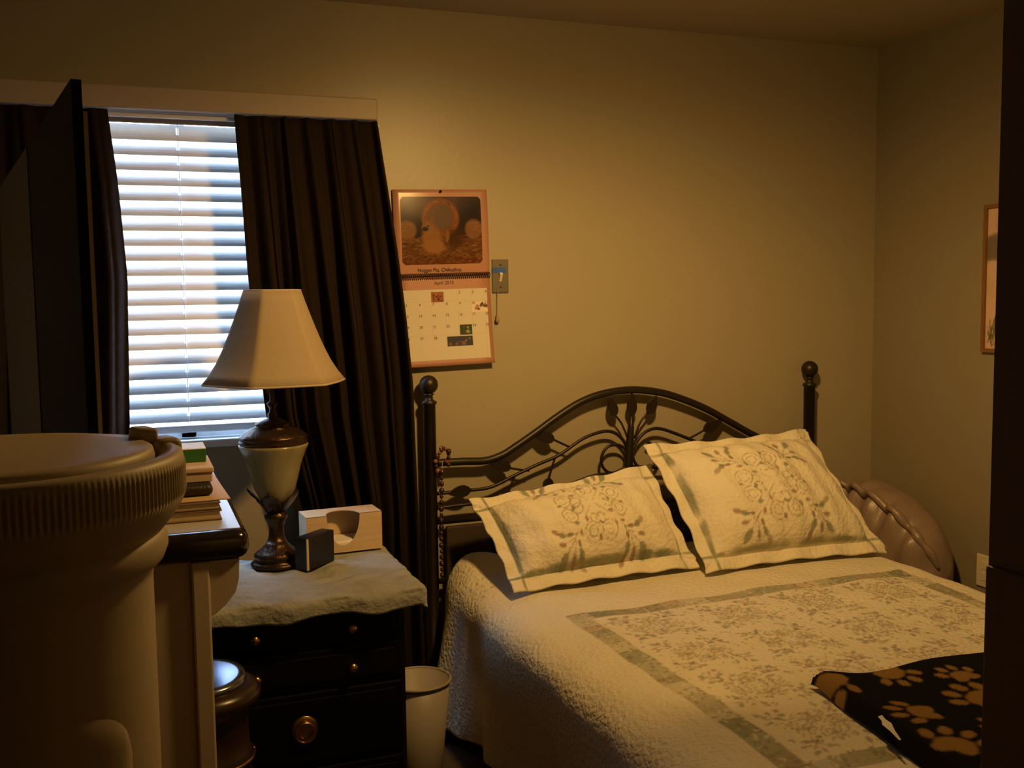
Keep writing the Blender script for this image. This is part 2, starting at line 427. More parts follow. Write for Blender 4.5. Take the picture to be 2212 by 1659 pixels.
# ------------------------------------------------------------------ curtains and rod
def curtain(name, label, zl, left, right, y0, amp, nf, ph, m):
    nz, nx = 60, 150
    zs = np.linspace(zl[0], zl[1], nz)
    P = np.zeros((nz, nx, 3)); t = np.linspace(0, 1, nx)
    lz, lx = zip(*left); rz, rx = zip(*right)
    for i, z in enumerate(zs):
        a = np.interp(z, lz, lx); b = np.interp(z, rz, rx); f = (zl[1] - z) / (zl[1] - zl[0])
        tt = t + .012 * np.sin(2 * PI * t * 3 + 4 * f)
        am = amp * (.35 + .65 * min(1, f * 3))
        wv = np.sin(2 * PI * nf * tt + ph + .8 * math.sin(3 * f)) + .45 * np.sin(2 * PI * nf * 2.3 * tt + 1.3 + 2 * f) + .3 * np.sin(2 * PI * (nf * .5) * tt + 3 * f)
        P[i, :, 0] = a + (b - a) * t + .006 * np.cos(2 * PI * nf * tt + ph)
        P[i, :, 1] = y0 - am * wv * .6
        P[i, :, 2] = z
    V, F = grid(P)
    o = obj(name, (V, F), m, smooth=True)
    s = o.modifiers.new('cloth', 'SOLIDIFY'); s.thickness = .003
    return tag(o, label, 'curtain')
curtain('window_curtain', 'dark brown pleated curtain to the right of the blind, beside the calendar', (.26, 2.083),
        [(.26, -2.12), (.93, -2.15), (1.224, -2.228), (1.63, -2.266), (2.083, -2.285)], [(.26, -1.765), (.69, -1.772), (1.3, -1.783), (1.5, -1.80), (1.7, -1.822), (2.083, -1.876)], -.075, .042, 6.2, .4, m_curtain)
curtain('window_curtain', 'dark brown curtain to the left of the blind, behind the thin black panel', (.26, 2.083),
        [(.26, -3.06), (2.083, -3.0)], [(.26, -2.60), (1.2, -2.592), (1.63, -2.580), (1.9, -2.595), (2.083, -2.612)], -.075, .034, 4.5, 1.1, m_curtain)
cr = thing('curtain_rod', 'thin pale curtain rod running just under the window cornice board', 'curtain rod', (-2.43, -.05, 2.07))
obj('rod', tube([(-3.05, -.05, 2.074), (-1.868, -.05, 2.074)], .006, 8), m_frame, cr)
obj('end_cap', ball((-1.864, -.05, 2.074), .009, 10, 6), m_frame, cr)

# ------------------------------------------------------------------ bed: iron vine headboard, mattress
bed = thing('iron_bed', 'double bed with bronze iron leaf-and-vine headboard against the beige wall', 'bed', (-1.02, -1.05, Z0))
Y = -.045
def xz(pts, y=Y): return [(x, y, z) for x, z in pts]
def vine(pts, r, name, y=Y, m=6): return obj(name, tube(spline(xz(pts, y), m), r, 8), m_iron, bed, smooth=True)
for x, zt in ((-1.722, 1.295), (-.312, 1.291)):
    p = obj('post', lathe([(.020, FZ), (.020, zt - .062), (.024, zt - .060), (.024, zt - .052), (.014, zt - .047), (.012, zt - .034), (.018, zt - .03), (.012, zt - .026)], x, Y, 20), m_iron, bed, smooth=True)
    obj('ball_finial', ball((x, Y, zt), .0295, 20, 12), m_iron, p, smooth=True)
vine([(-1.701, 1.049), (-1.618, 1.048), (-1.541, 1.045), (-1.487, 1.058), (-1.447, 1.078), (-1.367, 1.125), (-1.285, 1.176), (-1.203, 1.218), (-1.119, 1.241), (-1.017, 1.248), (-.913, 1.234), (-.824, 1.206), (-.733, 1.168), (-.641, 1.119), (-.566, 1.078), (-.512, 1.053), (-.47, 1.047), (-.324, 1.047)], .0125, 'top_rail')
vine([(-1.711, .951), (-1.62, .954), (-1.527, .958), (-1.448, .988), (-1.368, 1.018), (-1.286, 1.046), (-1.204, 1.093), (-1.137, 1.113), (-1.094, 1.111), (-1.06, 1.088), (-1.035, 1.051)], .0056, 'vine')
vine([(-1.021, 1.042), (-.991, 1.087), (-.956, 1.109), (-.913, 1.111), (-.842, 1.086), (-.769, 1.055), (-.696, 1.021), (-.565, .963), (-.332, .938)], .0056, 'vine')
vine([(-1.036, 1.01), (-1.046, 1.048), (-1.074, 1.066), (-1.11, 1.062), (-1.132, 1.034), (-1.132, 1.003), (-1.112, .978), (-1.078, .973), (-1.042, .992)], .0052, 'scroll')
vine([(-1.021, 1.027), (-1.004, .994), (-.974, .976), (-.939, .99), (-.921, 1.02), (-.939, 1.053), (-.965, 1.07)], .0052, 'scroll')
vine([(-1.704, .905), (-1.621, .909), (-1.465, .91), (-1.32, .928), (-1.171, .967), (-1.086, .973), (-1.038, .992)], .0056, 'lower_vine')
vine([(-1.025, .991), (-.965, .983), (-.877, .974), (-.696, .948), (-.332, .922)], .0056, 'lower_vine')
obj('center_stem', tube(xz([(-1.044, .80), (-1.036, .98), (-1.030, 1.06), (-1.024, 1.12), (-1.022, 1.17)]), [.016, .016, .014, .010, .006], 10), m_iron, bed, smooth=True)
def leaf(a, b, wd):
    a, b = np.array(a), np.array(b); d = b - a; L = np.linalg.norm(d); d /= L; n = np.array([-d[1], d[0]])
    V, F = [], []; m = 10
    for s, off in ((1, -.004), (-1, .002)):
        for i in range(m + 1):
            t = i / m; hw = 1.18 * wd * (math.sin(PI * t ** .8) ** .85) * (1 - .25 * t)
            for k in (-1, 0, 1):
                q = a + d * L * t + n * hw * k
                V.append((q[0], Y + off + (.0035 * s if k else 0) * (-1 if s > 0 else 0) - (.003 if (k == 0 and s > 0) else 0), q[1]))
    for s in range(2):
        for i in range(m):
            for k in range(2):
                b0 = s * (m + 1) * 3 + i * 3 + k; f = (b0, b0 + 1, b0 + 4, b0 + 3); F.append(f if s else f[::-1])
    for i in range(m):
        for k in (0, 2):
            a0 = i * 3 + k; F.append((a0, a0 + 3, (m + 1) * 3 + a0 + 3, (m + 1) * 3 + a0))
    obj('leaf', (np.array(V), F), m_iron, bed, smooth=False)
for a, b, wd in (((-1.084, 1.163), (-1.104, 1.226), .0165), ((-1.022, 1.160), (-1.022, 1.238), .0165), ((-.960, 1.163), (-.930, 1.224), .0165), ((-1.303, 1.097), (-1.374, 1.122), .018),
                 ((-1.455, 1.014), (-1.531, 1.045), .018), ((-1.321, .974), (-1.336, .918), .0165), ((-1.590, .957), (-1.668, .948), .0175), ((-.748, 1.094), (-.674, 1.128), .018), ((-1.463, .945), (-1.490, .895), .0155)):
    leaf(a, b, wd)
for pts in ([(-1.084, 1.167), (-1.06, 1.138), (-1.038, 1.09)], [(-.962, 1.168), (-.991, 1.134), (-1.012, 1.084)], [(-1.307, 1.099), (-1.275, 1.083), (-1.244, 1.068)], [(-1.459, 1.016), (-1.425, 1.008), (-1.392, 1.002)],
            [(-1.323, .969), (-1.313, 1.005), (-1.298, 1.043)], [(-.744, 1.096), (-.775, 1.082), (-.806, 1.07)], [(-1.465, .941), (-1.452, .966), (-1.440, .992)]):
    vine(pts, .0036, 'leaf_stalk', m=4)
obj('lower_rail', tube(xz([(-1.722, .862), (-.312, .862)]), .0095, 8), m_iron, bed, smooth=True)
obj('lower_rail', tube(xz([(-1.722, .672), (-.312, .672)]), .0095, 8), m_iron, bed, smooth=True)
obj('headboard_panel', box(-1.672, -.36, -.044, -.026, .42, .842, .004), m_panel, bed)
for x in (-1.625, -.40):
    obj('side_rail', box(x - .012, x + .012, -2.0, -.06, .44, .52, .003), m_iron, bed)
for x in (-1.60, -.42):
    obj('leg', box(x - .02, x + .02, -1.96, -1.92, FZ, .5, .003), m_iron, bed)
obj('box_spring', box(-1.63, -.39, -1.95, -.10, .36, .53, .02, 3), m_tick, bed)
obj('mattress', box(-1.648, -.372, -1.96, -.10, .53, .690, .055, 4), m_tick, bed, smooth=True)

# ------------------------------------------------------------------ quilt
qx0, qx1, qy0, qy1 = -1.60, -.39, -.13, -1.93     # flat top zone; rounding starts outside it
LD, RD, FD, HD = .50, .34, .42, .03
RES = 290
cv = Canvas(LD + (qx1 - qx0) + RD, FD + (qy0 - qy1) + HD, RES, CREAM)
def Q(x, y): return x - qx0 + LD, y - qy1 + FD
# patchwork border band of the centre panel, then the embroidered field
bx0, bx1, by0, by1, bw = -1.525, -.428, -1.665, -.652, .052
def bandrect(x0, x1, y0, y1, col, al=1.):
    a, b = Q(x0, y0); c, d = Q(x1, y1); cv.rect(a, c, b, d, col, al)
PAT = [(SAGE2, 1), ((.36, .33, .20), 1), ((.52, .50, .36), 1), ((.62, .52, .34), 0), (SAGE, 1), ((.50, .40, .25), 0), ((.56, .54, .40), 1), ((.30, .27, .17), 1)]
def patches(horizontal, f0, lo, hi):
    p = lo
    while p < hi:
        L = random.uniform(.035, .11); q = min(p + L, hi); col, _ = random.choice(PAT); al = random.uniform(.6, .92)
        if horizontal: bandrect(p, q, f0, f0 + bw, col, al)
        else: bandrect(f0, f0 + bw, p, q, col, al)
        for _k in range(int(L * 260)):
            u, v = random.uniform(p, q), random.uniform(f0, f0 + bw); X, Yq = Q(u, v) if horizontal else Q(v, u)
            cv.leaf(X, Yq, random.uniform(.010, .02), random.uniform(.005, .009), random.uniform(0, PI), random.choice([SAGE, BROWN, MAUVE, CREAM, (.62, .55, .38)]), .65)
        p = q
patches(True, by1 - bw, bx0, bx1); patches(True, by0, bx0, bx1); patches(False, bx0, by0, by1); patches(False, bx1 - bw, by0, by1)
nxm, nym = 4, 4
tx, ty = (bx1 - bx0 - 2 * bw) / nxm, (by1 - by0 - 2 * bw) / nym
for i in range(nxm):
    for j in range(nym):
        X, Yq = Q(bx0 + bw + (i + .5) * tx, by0 + bw + (j + .5) * ty)
        medallion(cv, X, Yq, tx * .37, .75, .10)
for _k in range(760):
    X, Yq = Q(random.uniform(bx0 + bw, bx1 - bw), random.uniform(by0 + bw, by1 - bw))
    cv.leaf(X, Yq, random.uniform(.009, .018), random.uniform(.004, .008), random.uniform(0, PI), random.choice([SAGE, MAUVE, BROWN, TAUPE, TAUPE]), random.uniform(.35, .8))
for _k in range(60):
    X, Yq = Q(random.uniform(bx0 + bw, bx1 - bw), random.uniform(by0 + bw, by1 - bw)); a = random.uniform(0, PI); L = random.uniform(.02, .05)
    cv.line(X, Yq, X + L * math.cos(a), Yq + L * math.sin(a), .0022, TAUPE, .6)
for _k in range(9):   # stitched sprig at the head corner
    X, Yq = Q(-1.63 + random.uniform(-.05, .02), -.30 + random.uniform(-.05, .05))
    cv.leaf(X, Yq, .018, .007, random.uniform(0, PI), random.choice([(.42, .12, .08), (.36, .12, .10), SAGE]), .7)

def zfall(d, r):
    """cloth leaving a mattress edge: arc of radius r, then straight down; returns (outward, drop)"""
    d = np.maximum(d, 0); a = np.minimum(d / r, PI / 2)
    return r * np.sin(a), r * (1 - np.cos(a)) + np.maximum(d - r * PI / 2, 0)
U = np.linspace(0, cv.w, int(cv.w / .0062)); W_ = np.linspace(0, cv.h, int(cv.h / .0062))
UU, WW = np.meshgrid(U, W_, indexing='ij')
X = UU - LD + qx0; Yq = WW - FD + qy1
oL, dL = zfall(qx0 - X, .095); oR, dR = zfall(X - qx1, .085); oF, dF = zfall(qy1 - Yq, .085)
xx = np.where(X < qx0, qx0 - oL, np.where(X > qx1, qx1 + oR, X))
yy = np.where(Yq < qy1, qy1 - oF, Yq)
dd = np.maximum(np.maximum(dL, dR), dF)
tL = np.clip((dL - .04) / .40, 0, 1)
fold = np.sin(yy * 17 + 1.2 * np.sin(yy * 5)) + .5 * np.sin(yy * 37 + 1) + .9 * np.exp(-((yy + .42) / .06) ** 2)
hd = np.clip((yy + .95) / .6, 0, 1)
xx = xx - tL * (-.022 + .014 * fold + hd * .012 + hd * (.012 + .022 * fold) + .05 * np.exp(-((yy + .1) / .25) ** 2))
puff = .0035 * np.sin(X * 23 + 2 * np.sin(Yq * 9)) * np.sin(Yq * 21 + np.sin(X * 7)) + .006 * np.sin(X * 4.1 + 1) * np.sin(Yq * 3.3) 
lo_ = (X - qx0) / (qx1 - qx0)
headdip = .055 * np.exp(-((X + 1.60) / .13) ** 2 - ((yy + .12) / .15) ** 2)
zz = .722 - dd + puff * np.clip(1 - dd / .06, 0, 1) + headdip - .010 * np.clip(1 - lo_ / .10, 0, 1) ** 2 * np.clip(1 - dL / .05, 0, 1)
zz = np.maximum(zz, FZ + .03)
P = np.stack([xx, yy, zz], -1)
q = obj('quilt', grid(P), m_quilt, smooth=True, cols=cv.at(UU, WW).reshape(-1, 3), base=(-1.02, -1.05, .70))
tag(q, 'cream quilt with sage patchwork border and scattered embroidery covering the bed', 'quilt')
sm = q.modifiers.new('thickness', 'SOLIDIFY'); sm.thickness = .008; sm.offset = -1

# ------------------------------------------------------------------ pillow shams
def sham(label, TL, TR, BR, BL, T, seed, med, mS):
    r = np.random.default_rng(seed)
    TL, TR, BR, BL = map(lambda p: np.array(p, float), (TL, TR, BR, BL))
    n, m = 130, 100
    s = np.linspace(-1, 1, n); t = np.linspace(-1, 1, m); S, Tt = np.meshgrid(s, t, indexing='ij')
    wd, ht = np.linalg.norm(TR - TL), np.linalg.norm(TL - BL)
    cs, ct = 1 - 2 * .042 / wd, 1 - 2 * .042 / ht
    a = S * (1 - .045 * (1 - Tt ** 2)); b = Tt * (1 - .05 * (1 - S ** 2))
    Pm = ((1 - a) * (1 + b))[..., None] * TL / 4 + ((1 + a) * (1 + b))[..., None] * TR / 4 + ((1 + a) * (1 - b))[..., None] * BR / 4 + ((1 - a) * (1 - b))[..., None] * BL / 4
    nrm = np.cross(TR - TL, TL - BL); nrm = -nrm / np.linalg.norm(nrm)
    if nrm[1] > 0: nrm = -nrm
    core = np.clip(1 - (S / cs) ** 2, 0, 1) * np.clip(1 - (Tt / ct) ** 2, 0, 1)
    h = T * core ** .42
    ph = r.uniform(0, 6, 6)
    wr = .006 * np.sin(S * 9 + Tt * 7 + ph[0]) * np.sin(Tt * 6 + ph[1]) + .003 * np.sin(S * 26 + ph[2] + 3 * Tt)
    edge = np.maximum(np.abs(S) / cs, np.abs(Tt) / ct)
    ruf = np.clip((edge - 1) * 12, 0, 1) * .006 * (np.sin(S * 15 + ph[3]) * (np.abs(Tt) / ct >= np.abs(S) / cs) + np.sin(Tt * 13 + ph[4]) * (np.abs(S) / cs > np.abs(Tt) / ct))
    cw = Canvas(wd, ht, 420, CREAM)
    e = .042
    for k in range(160):
        u = random.random() * 2 * (wd + ht); g = random.choice([SAGE, SAGE2, SAGE2, (.38, .36, .24)])
        if u < wd: x, y, an = u, e + .003, 0
        elif u < 2 * wd: x, y, an = u - wd, ht - e - .003, 0
        elif u < 2 * wd + ht: x, y, an = e + .003, u - 2 * wd, PI / 2
        else: x, y, an = wd - e - .003, u - 2 * wd - ht, PI / 2
        cw.blob(x, y, random.uniform(.015, .03), .0045, an, g, .6)
    medallion(cw, wd * med[0], ht * med[1], mS, .9)
    col = cw.at((S + 1) / 2 * wd, (Tt + 1) / 2 * ht)
    front = Pm + nrm * (h + wr * (core > 0) + ruf + .003)[..., None]
    back = Pm - nrm * (h * .85 + .003 - ruf)[..., None]
    inside = edge <= 1.0
    mid = Pm.reshape(-1, 3)
    root = thing('pillow_sham', label, 'pillow', tuple((BL + BR) / 2))
    idx = np.arange(n * m).reshape(n, m)
    allF = np.stack([idx[:-1, :-1], idx[1:, :-1], idx[1:, 1:], idx[:-1, 1:]], -1).reshape(-1, 4)
    keep = inside.reshape(-1)[allF].any(1)
    def sub(P, F, c):
        u, inv = np.unique(np.array(F).ravel(), return_inverse=True)
        return P[u], inv.reshape(-1, 4).tolist(), c[u]
    PV = np.vstack([front.reshape(-1, 3), back.reshape(-1, 3)]); cc = np.vstack([col.reshape(-1, 3)] * 2); N_ = n * m
    for nm, kk in (('cushion', keep), ('flange', ~keep)):
        F = np.vstack([allF[kk], allF[kk][:, ::-1] + N_])
        if nm == 'flange':
            rim = np.concatenate([idx[:, 0], idx[-1, 1:], idx[-2::-1, -1], idx[0, -2:0:-1]])
            nx = np.roll(rim, -1); F = np.vstack([F, np.stack([rim, rim + N_, nx + N_, nx], -1)])
        V, F2, c = sub(PV, F, cc)
        obj(nm, (V, F2), m_sham, root, smooth=True, cols=c)
    return root
sham('cream embroidered pillow sham nearer the window, slumped on the quilt', (-1.650, -.20, .955), (-1.000, -.135, 1.012), (-.985, -.425, .736), (-1.600, -.448, .730), .105, 3, (.49, .56), .150)
sham('cream embroidered pillow sham propped up nearer the side wall', (-1.040, -.165, 1.080), (-.385, -.125, 1.090), (-.350, -.51, .736), (-1.000, -.490, .735), .115, 5, (.46, .47), .162)

# ------------------------------------------------------------------ satin cushion in the gap by the wall
sc_ = thing('satin_cushion', 'shiny rose satin cushion with gathered ridge stuffed between bed and wall', 'cushion', (-.15, -.32, .52))
n, m = 90, 60
th_ = np.linspace(0, 2 * PI, n); ph_ = np.linspace(.02, PI - .02, m)
TH, PH = np.meshgrid(th_, ph_, indexing='ij')
sg = lambda v, p: np.sign(v) * np.abs(v) ** p
ex = .115 * sg(np.sin(PH), .8) * sg(np.cos(TH), .8); ey = .255 * sg(np.cos(PH), .85); ez = .20 * sg(np.sin(PH), .8) * sg(np.sin(TH), .8)
pl_ = .013 * np.sin(ey * 62 + 2 * np.sin(TH)) * np.exp(-((TH - 2.45) / .55) ** 2) + .004 * np.sin(ey * 40 + TH * 3)
ex = ex - pl_; ez = ez + pl_
sl = math.radians(14)
P = np.stack([-.145 + ex, -.285 + ey * math.cos(sl) - ez * math.sin(sl) * -.0, .685 + ez + ey * math.sin(sl)], -1)
obj('cushion_body', grid(P), m_satin, sc_, smooth=True)
ti = int(np.argmin(np.abs(th_ - 2.2)))
rj = list(range(6, m - 4)); ctr = np.array((-.145, -.285, .685))
ridge = [P[ti, j] + (P[ti, j] - ctr) * np.array((.05, .0, .05)) + np.array((0, 0, .003 * math.sin(j * .9))) for j in rj]
rr = [(.013 + .0035 * math.sin(i * 1.3) * math.sin(i * .31 + 1)) * min(1, .4 + .2 * min(i, len(rj) - 1 - i)) for i in range(len(rj))]
obj('gathered_ridge', tube(ridge, rr, 10), m_satin, sc_, smooth=True)

# ------------------------------------------------------------------ paw print blanket
pw = thing('fleece_blanket', 'black fleece blanket with tan paw prints at the foot of the bed', 'blanket', (-.9, -1.7, .73))
bxa, bxb, bya, byb = -1.345, -.36, -2.0, -1.335
cp = Canvas(bxb - bxa + .1, byb - bya + .1, 420, (.006, .006, .007))
TAN = (.26, .15, .05)
def paw(x, y, S, ang):
    x -= bxa; y -= bya; c, s = math.cos(ang), math.sin(ang)
    def T(u, v): return x + S * (u * c - v * s), y + S * (u * s + v * c)
    for u, v, rx, ry, a in ((0, -.1, .40, .30, 0), (-.22, -.28, .22, .2, .5), (.22, -.28, .22, .2, -.5)):
        X_, Y_ = T(u, v); cp.blob(X_, Y_, S * rx, S * ry, ang + a, TAN, 1, .12)
    for u, v, a in ((-.55, .18, .5), (-.22, .48, .15), (.22, .48, -.15), (.55, .18, -.5)):
        X_, Y_ = T(u, v); cp.blob(X_, Y_, S * .14, S * .22, ang + a, TAN, 1, .15)
for x, y, S, a in ((-1.200, -1.585, .082, 1.25), (-1.035, -1.565, .085, .45), (-.985, -1.470, .07, .1), (-1.262, -1.405, .085, 2.5), (-1.105, -1.415, .075, 3.3), (-1.235, -1.72, .09, -.8), (-1.08, -1.70, .085, .9), (-.80, -1.47, .085, .3), (-.72, -1.62, .085, 1.8), (-.58, -1.45, .085, 2.2), (-.9, -1.75, .085, .6), (-.55, -1.72, .085, -.4), (-1.15, -1.88, .085, .3), (-.8, -1.92, .085, 1.2)):
    paw(x, y, S, a)
n, m = 190, 130
su = np.linspace(0, 1, n); sv = np.linspace(0, 1, m); SU, SV = np.meshgrid(su, sv, indexing='ij')
# left edge runs slightly towards the window side at the foot
xl = bxa + .085 * SV; X = xl + (bxb - xl) * SU
Yb = bya + (byb - bya - .035 * np.sin(SU * PI * .9) * 0) * SV - SV * (.03 * SU + .018 * np.sin(SU * 6.2) ** 2 + .012 * np.sin(SU * 13))
ed = np.minimum(np.minimum(SU * 1.0, (1 - SV) * .67), 1)
hgt = .032 * np.clip(ed / .022, 0, 1) ** .5
Zt = .731 + hgt + .004 * np.sin(X * 17 + Yb * 9) + .014 * np.exp(-(((X + 1.25) / .07) ** 2 + ((Yb + 1.37) / .06) ** 2))
P = np.stack([X, Yb, Zt], -1)
obj('fleece', grid(P), m_paw, pw, smooth=True, cols=cp.at(X - bxa, Yb - bya).reshape(-1, 3))
obj('care_tag', grid(np.array([[(-1.292, -1.585, .769), (-1.285, -1.588, .772)], [(-1.300, -1.605, .770), (-1.295, -1.609, .774)], [(-1.311, -1.620, .770), (-1.297, -1.628, .774)], [(-1.315, -1.645, .769), (-1.309, -1.65, .772)], [(-1.325, -1.68, .768), (-1.322, -1.682, .769)]], float)), m_tag, pw, smooth=False)

# ------------------------------------------------------------------ nightstand
nx0, nx1, ny0, ny1, nz = -2.475, -1.962, -.645, -.24, .835
ns_ = thing('nightstand', 'black wooden nightstand with small brass knobs between window and bed', 'nightstand', ((nx0 + nx1) / 2, -.45, FZ))
obj('body', join(box(nx0, nx1, ny0 + .018, ny1, FZ + .03, nz - .02), box(nx0 - .008, nx1 + .012, ny0 - .012, ny1, nz - .02, nz, .005), box(nx0 - .004, nx1 + .004, ny0 - .006, ny1, FZ, FZ + .06, .004)), m_black, ns_)
def knob(x, y, z, par, s=1.):
    P_ = lathe([(.0001, 0), (.005 * s, .0), (.005 * s, .008), (.010 * s, .013), (.0125 * s, .019), (.010 * s, .026), (.0001, .028)], 0, 0, 16)
    V = P_[0]; V = np.stack([x + V[:, 0], y - V[:, 2], z + V[:, 1]], 1)
    return obj('knob', (V, P_[1]), m_brass, par, smooth=True)
for z0, z1, ks in ((.716, .806, (-2.334, -2.102)), (.614, .710, (-2.334, -2.102)), (.420, .606, None), (.285, .412, (-2.334, -2.102))):
    dr = obj('drawer', join(box(nx0 + .012, nx1 - .012, ny0 + .002, ny0 + .02, z0, z1, .004), box(nx0 + .03, nx1 - .03, ny0 - .003, ny0 + .004, z0 + .016, z1 - .016, .002)), m_drawer, ns_)
    if ks:
        for x in ks: knob(x, ny0 - .003, (z0 + z1) / 2, dr)
    else:
        V, F = lathe([(.0001, .004), (.012, .006), (.02, .003), (.031, .004), (.033, .001), (.033, 0)], 0, 0, 28)
        obj('pull_plate', (np.stack([-2.222 + V[:, 0], ny0 - .003 - V[:, 2], .519 + V[:, 1]], 1), F), m_brass, dr, smooth=True)
        obj('ring_pull', tube([(-2.222 + .024 * math.sin(a), ny0 - .014, .513 - .024 * math.cos(a)) for a in np.linspace(0, 2 * PI, 25)], .0034, 8), m_brass, dr, smooth=True)
# fleece cover draped over the top, hanging a little over front and right
n, m = 110, 90
su = np.linspace(-.06, .62, n); sv = np.linspace(-.062, .44, m); SU, SV = np.meshgrid(su, sv, indexing='ij')
cx0, cx1, cy0 = nx0 - .012, nx1 + .027, ny0 - .027
L_ = cx1 - cx0
er = np.maximum(SU - L_, 0) - np.maximum(-SU, 0); ef = np.maximum(-SV, 0); dc = np.hypot(er, ef) + 1e-9
oc, drop_c = zfall(np.minimum(dc, .066), .022)
X = cx0 + np.clip(SU, 0, L_) + oc * er / dc; Yc = cy0 + np.clip(SV, 0, .425) - oc * ef / dc; df_ = drop_c * (ef > 0)
fz = .004 * np.sin(X * 60 + 2 * np.sin(Yc * 40)) * np.sin(Yc * 55)
Zc = nz + .0175 + fz - drop_c * (1 + .12 * np.sin(X * 24) + .1 * np.sin(Yc * 31))
Yc = Yc - .006 * np.sin(X * 33) * (df_ > .01)
cvr = obj('nightstand_cover', grid(np.stack([X, Yc, Zc], -1)), m_fleece, smooth=True)
s = cvr.modifiers.new('t', 'SOLIDIFY'); s.thickness = .012; s.offset = -1
tag(cvr, 'shaggy grey fleece cover draped over the nightstand top', 'cover')
TZ = nz + .0235

# ------------------------------------------------------------------ table lamp
lx, ly = -2.236, -.346
lp = thing('table_lamp', 'bronze urn table lamp with cream bell shade standing on the nightstand', 'lamp', (lx, ly, TZ))
def flute(k, amp, z0, z1): return lambda a, z, r: amp * abs(math.sin(a * k / 2)) if z0 <= z <= z1 else 0
obj('base', lathe([(.0001, TZ), (.070, TZ), (.071, .862), (.066, .868), (.052, .873), (.058, .880), (.059, .886), (.052, .893), (.040, .902), (.031, .912), (.027, .920)], lx, ly, 48, flute(16, .003, .88, .905)), m_bronze, lp, smooth=True)
obj('stem', lathe([(.027, .918), (.021, .935), (.019, .955), (.023, .972), (.030, .984), (.031, .992), (.024, 1.0), (.016, 1.008), (.024, 1.018), (.034, 1.03)], lx, ly, 32), m_bronze, lp, smooth=True)
obj('bowl', lathe([(.0001, 1.012), (.024, 1.018), (.040, 1.037), (.054, 1.064), (.063, 1.098), (.071, 1.130), (.080, 1.155), (.090, 1.176), (.0915, 1.182), (.086, 1.184), (.03, 1.184)], lx, ly, 40), m_alab, lp, smooth=True)
for k in range(5):
    a0 = k * 2 * PI / 5 + .55
    Pl = np.zeros((9, 5, 3))
    for i in range(9):
        t = i / 8; z = 1.006 + .062 * t; r = np.interp(z, [1.0, 1.018, 1.037, 1.064, 1.1], [.016, .028, .045, .059, .068]) + .002 + (.010 * max(0, t - .75) * 4) ** 1.0
        hw = .72 * math.sin(PI * min(1, .18 + t * .82)) ** .8 * (1 - .3 * t)
        for j in range(5):
            a = a0 + hw * (j - 2) / 2; Pl[i, j] = (lx + r * math.cos(a), ly + r * math.sin(a), z - .004 * abs(j - 2))
    lf = obj('bronze_leaf', grid(Pl), m_bronze, lp, smooth=True); q_ = lf.modifiers.new('t', 'SOLIDIFY'); q_.thickness = .003
obj('cap', lathe([(.080, 1.180), (.088, 1.184), (.0895, 1.190), (.085, 1.195), (.0885, 1.200), (.087, 1.206), (.078, 1.214), (.064, 1.223), (.044, 1.231), (.048, 1.235), (.046, 1.240), (.030, 1.246), (.016, 1.252), (.0001, 1.254)], lx, ly, 48, flute(24, .0022, 1.186, 1.204)), m_bronze, lp, smooth=True)
obj('neck', lathe([(.013, 1.25), (.013, 1.262), (.008, 1.27), (.009, 1.28), (.014, 1.287), (.014, 1.292), (.006, 1.296), (.005, 1.58), (.0001, 1.585)], lx, ly, 20), m_bronze, lp, smooth=True)
spx = lx + .010
SP = [(1.588, .074), (1.56, .083), (1.53, .094), (1.498, .106), (1.465, .119), (1.43, .134), (1.40, .149), (1.37, .168), (1.347, .187)]
SA0 = .065
def sdisp(a, z, r):
    q = (a - SA0) % (PI / 3) - PI / 6; return r * (math.cos(PI / 6) / math.cos(q) - 1) * .75
V, F = lathe([(r, z) for z, r in SP], spx, ly, 96, sdisp); F = [f for f in F if len(f) == 4]
sh = obj('shade', (V, F), m_shade, lp, smooth=True); q_ = sh.modifiers.new('t', 'SOLIDIFY'); q_.thickness = .0025
for z, r in ((1.588, .074), (1.347, .187)):
    obj('shade_trim', tube([(spx + (r + sdisp(a, z, r)) * math.cos(a), ly + (r + sdisp(a, z, r)) * math.sin(a), z) for a in np.linspace(0, 2 * PI, 97)], .003, 6), m_seam, sh, smooth=True)
for k in range(6):
    a = SA0 + k * PI / 3
    obj('shade_seam', tube([(spx + (r + .0004) * math.cos(a), ly + (r + .0004) * math.sin(a), z) for z, r in SP], .0016, 5), m_seam, sh, smooth=True)
for k in range(3):
    a = .2 + k * 2 * PI / 3
    obj('shade_spoke', tube([(lx, ly, 1.575), (spx + .068 * math.cos(a), ly + .068 * math.sin(a), 1.583)], .0018, 5), m_bronze, sh)

# ------------------------------------------------------------------ tissue box (big oval opening over top and front)
tb = thing('tissue_box', 'striped tan tissue box with wide oval opening on nightstand by curtain', 'tissue box', (-2.045, -.25, TZ))
ta, tbx, tf, tk, tz0, tz1 = -2.152, -1.938, -.295, -.195, TZ, TZ + .107
ocx, orx = -2.048, .047
U_ = [(ocx + orx * math.cos(a), tz1 - .092 * math.sin(a)) for a in np.linspace(PI, 2 * PI, 15)]
U_ = [(x, tz1 - (tz1 - z) * -1 if False else z) for x, z in U_]
arc = [(ocx + orx * math.cos(a), tz1 - .088 * abs(math.sin(a))) for a in np.linspace(PI, 0, 17)]
front = [(ta, tz0), (ta, tz1)] + arc + [(tbx, tz1), (tbx, tz0)]
ang_t = math.radians(3)
def TB(name, vf, m): return obj(name, rotz(vf, ang_t, -2.045, -.25), m, tb)
TB('front_panel', prism(front, .002, 'y', tf), m_tan)
arct = [(ocx + orx * math.cos(a), tf + .062 * abs(math.sin(a))) for a in np.linspace(PI, 0, 17)]
TB('top_panel', prism([(ta, tf), (ta, tk)] + [(tbx, tk), (tbx, tf)] + arct[::-1], .002, 'z', tz1 - .002), m_tan)
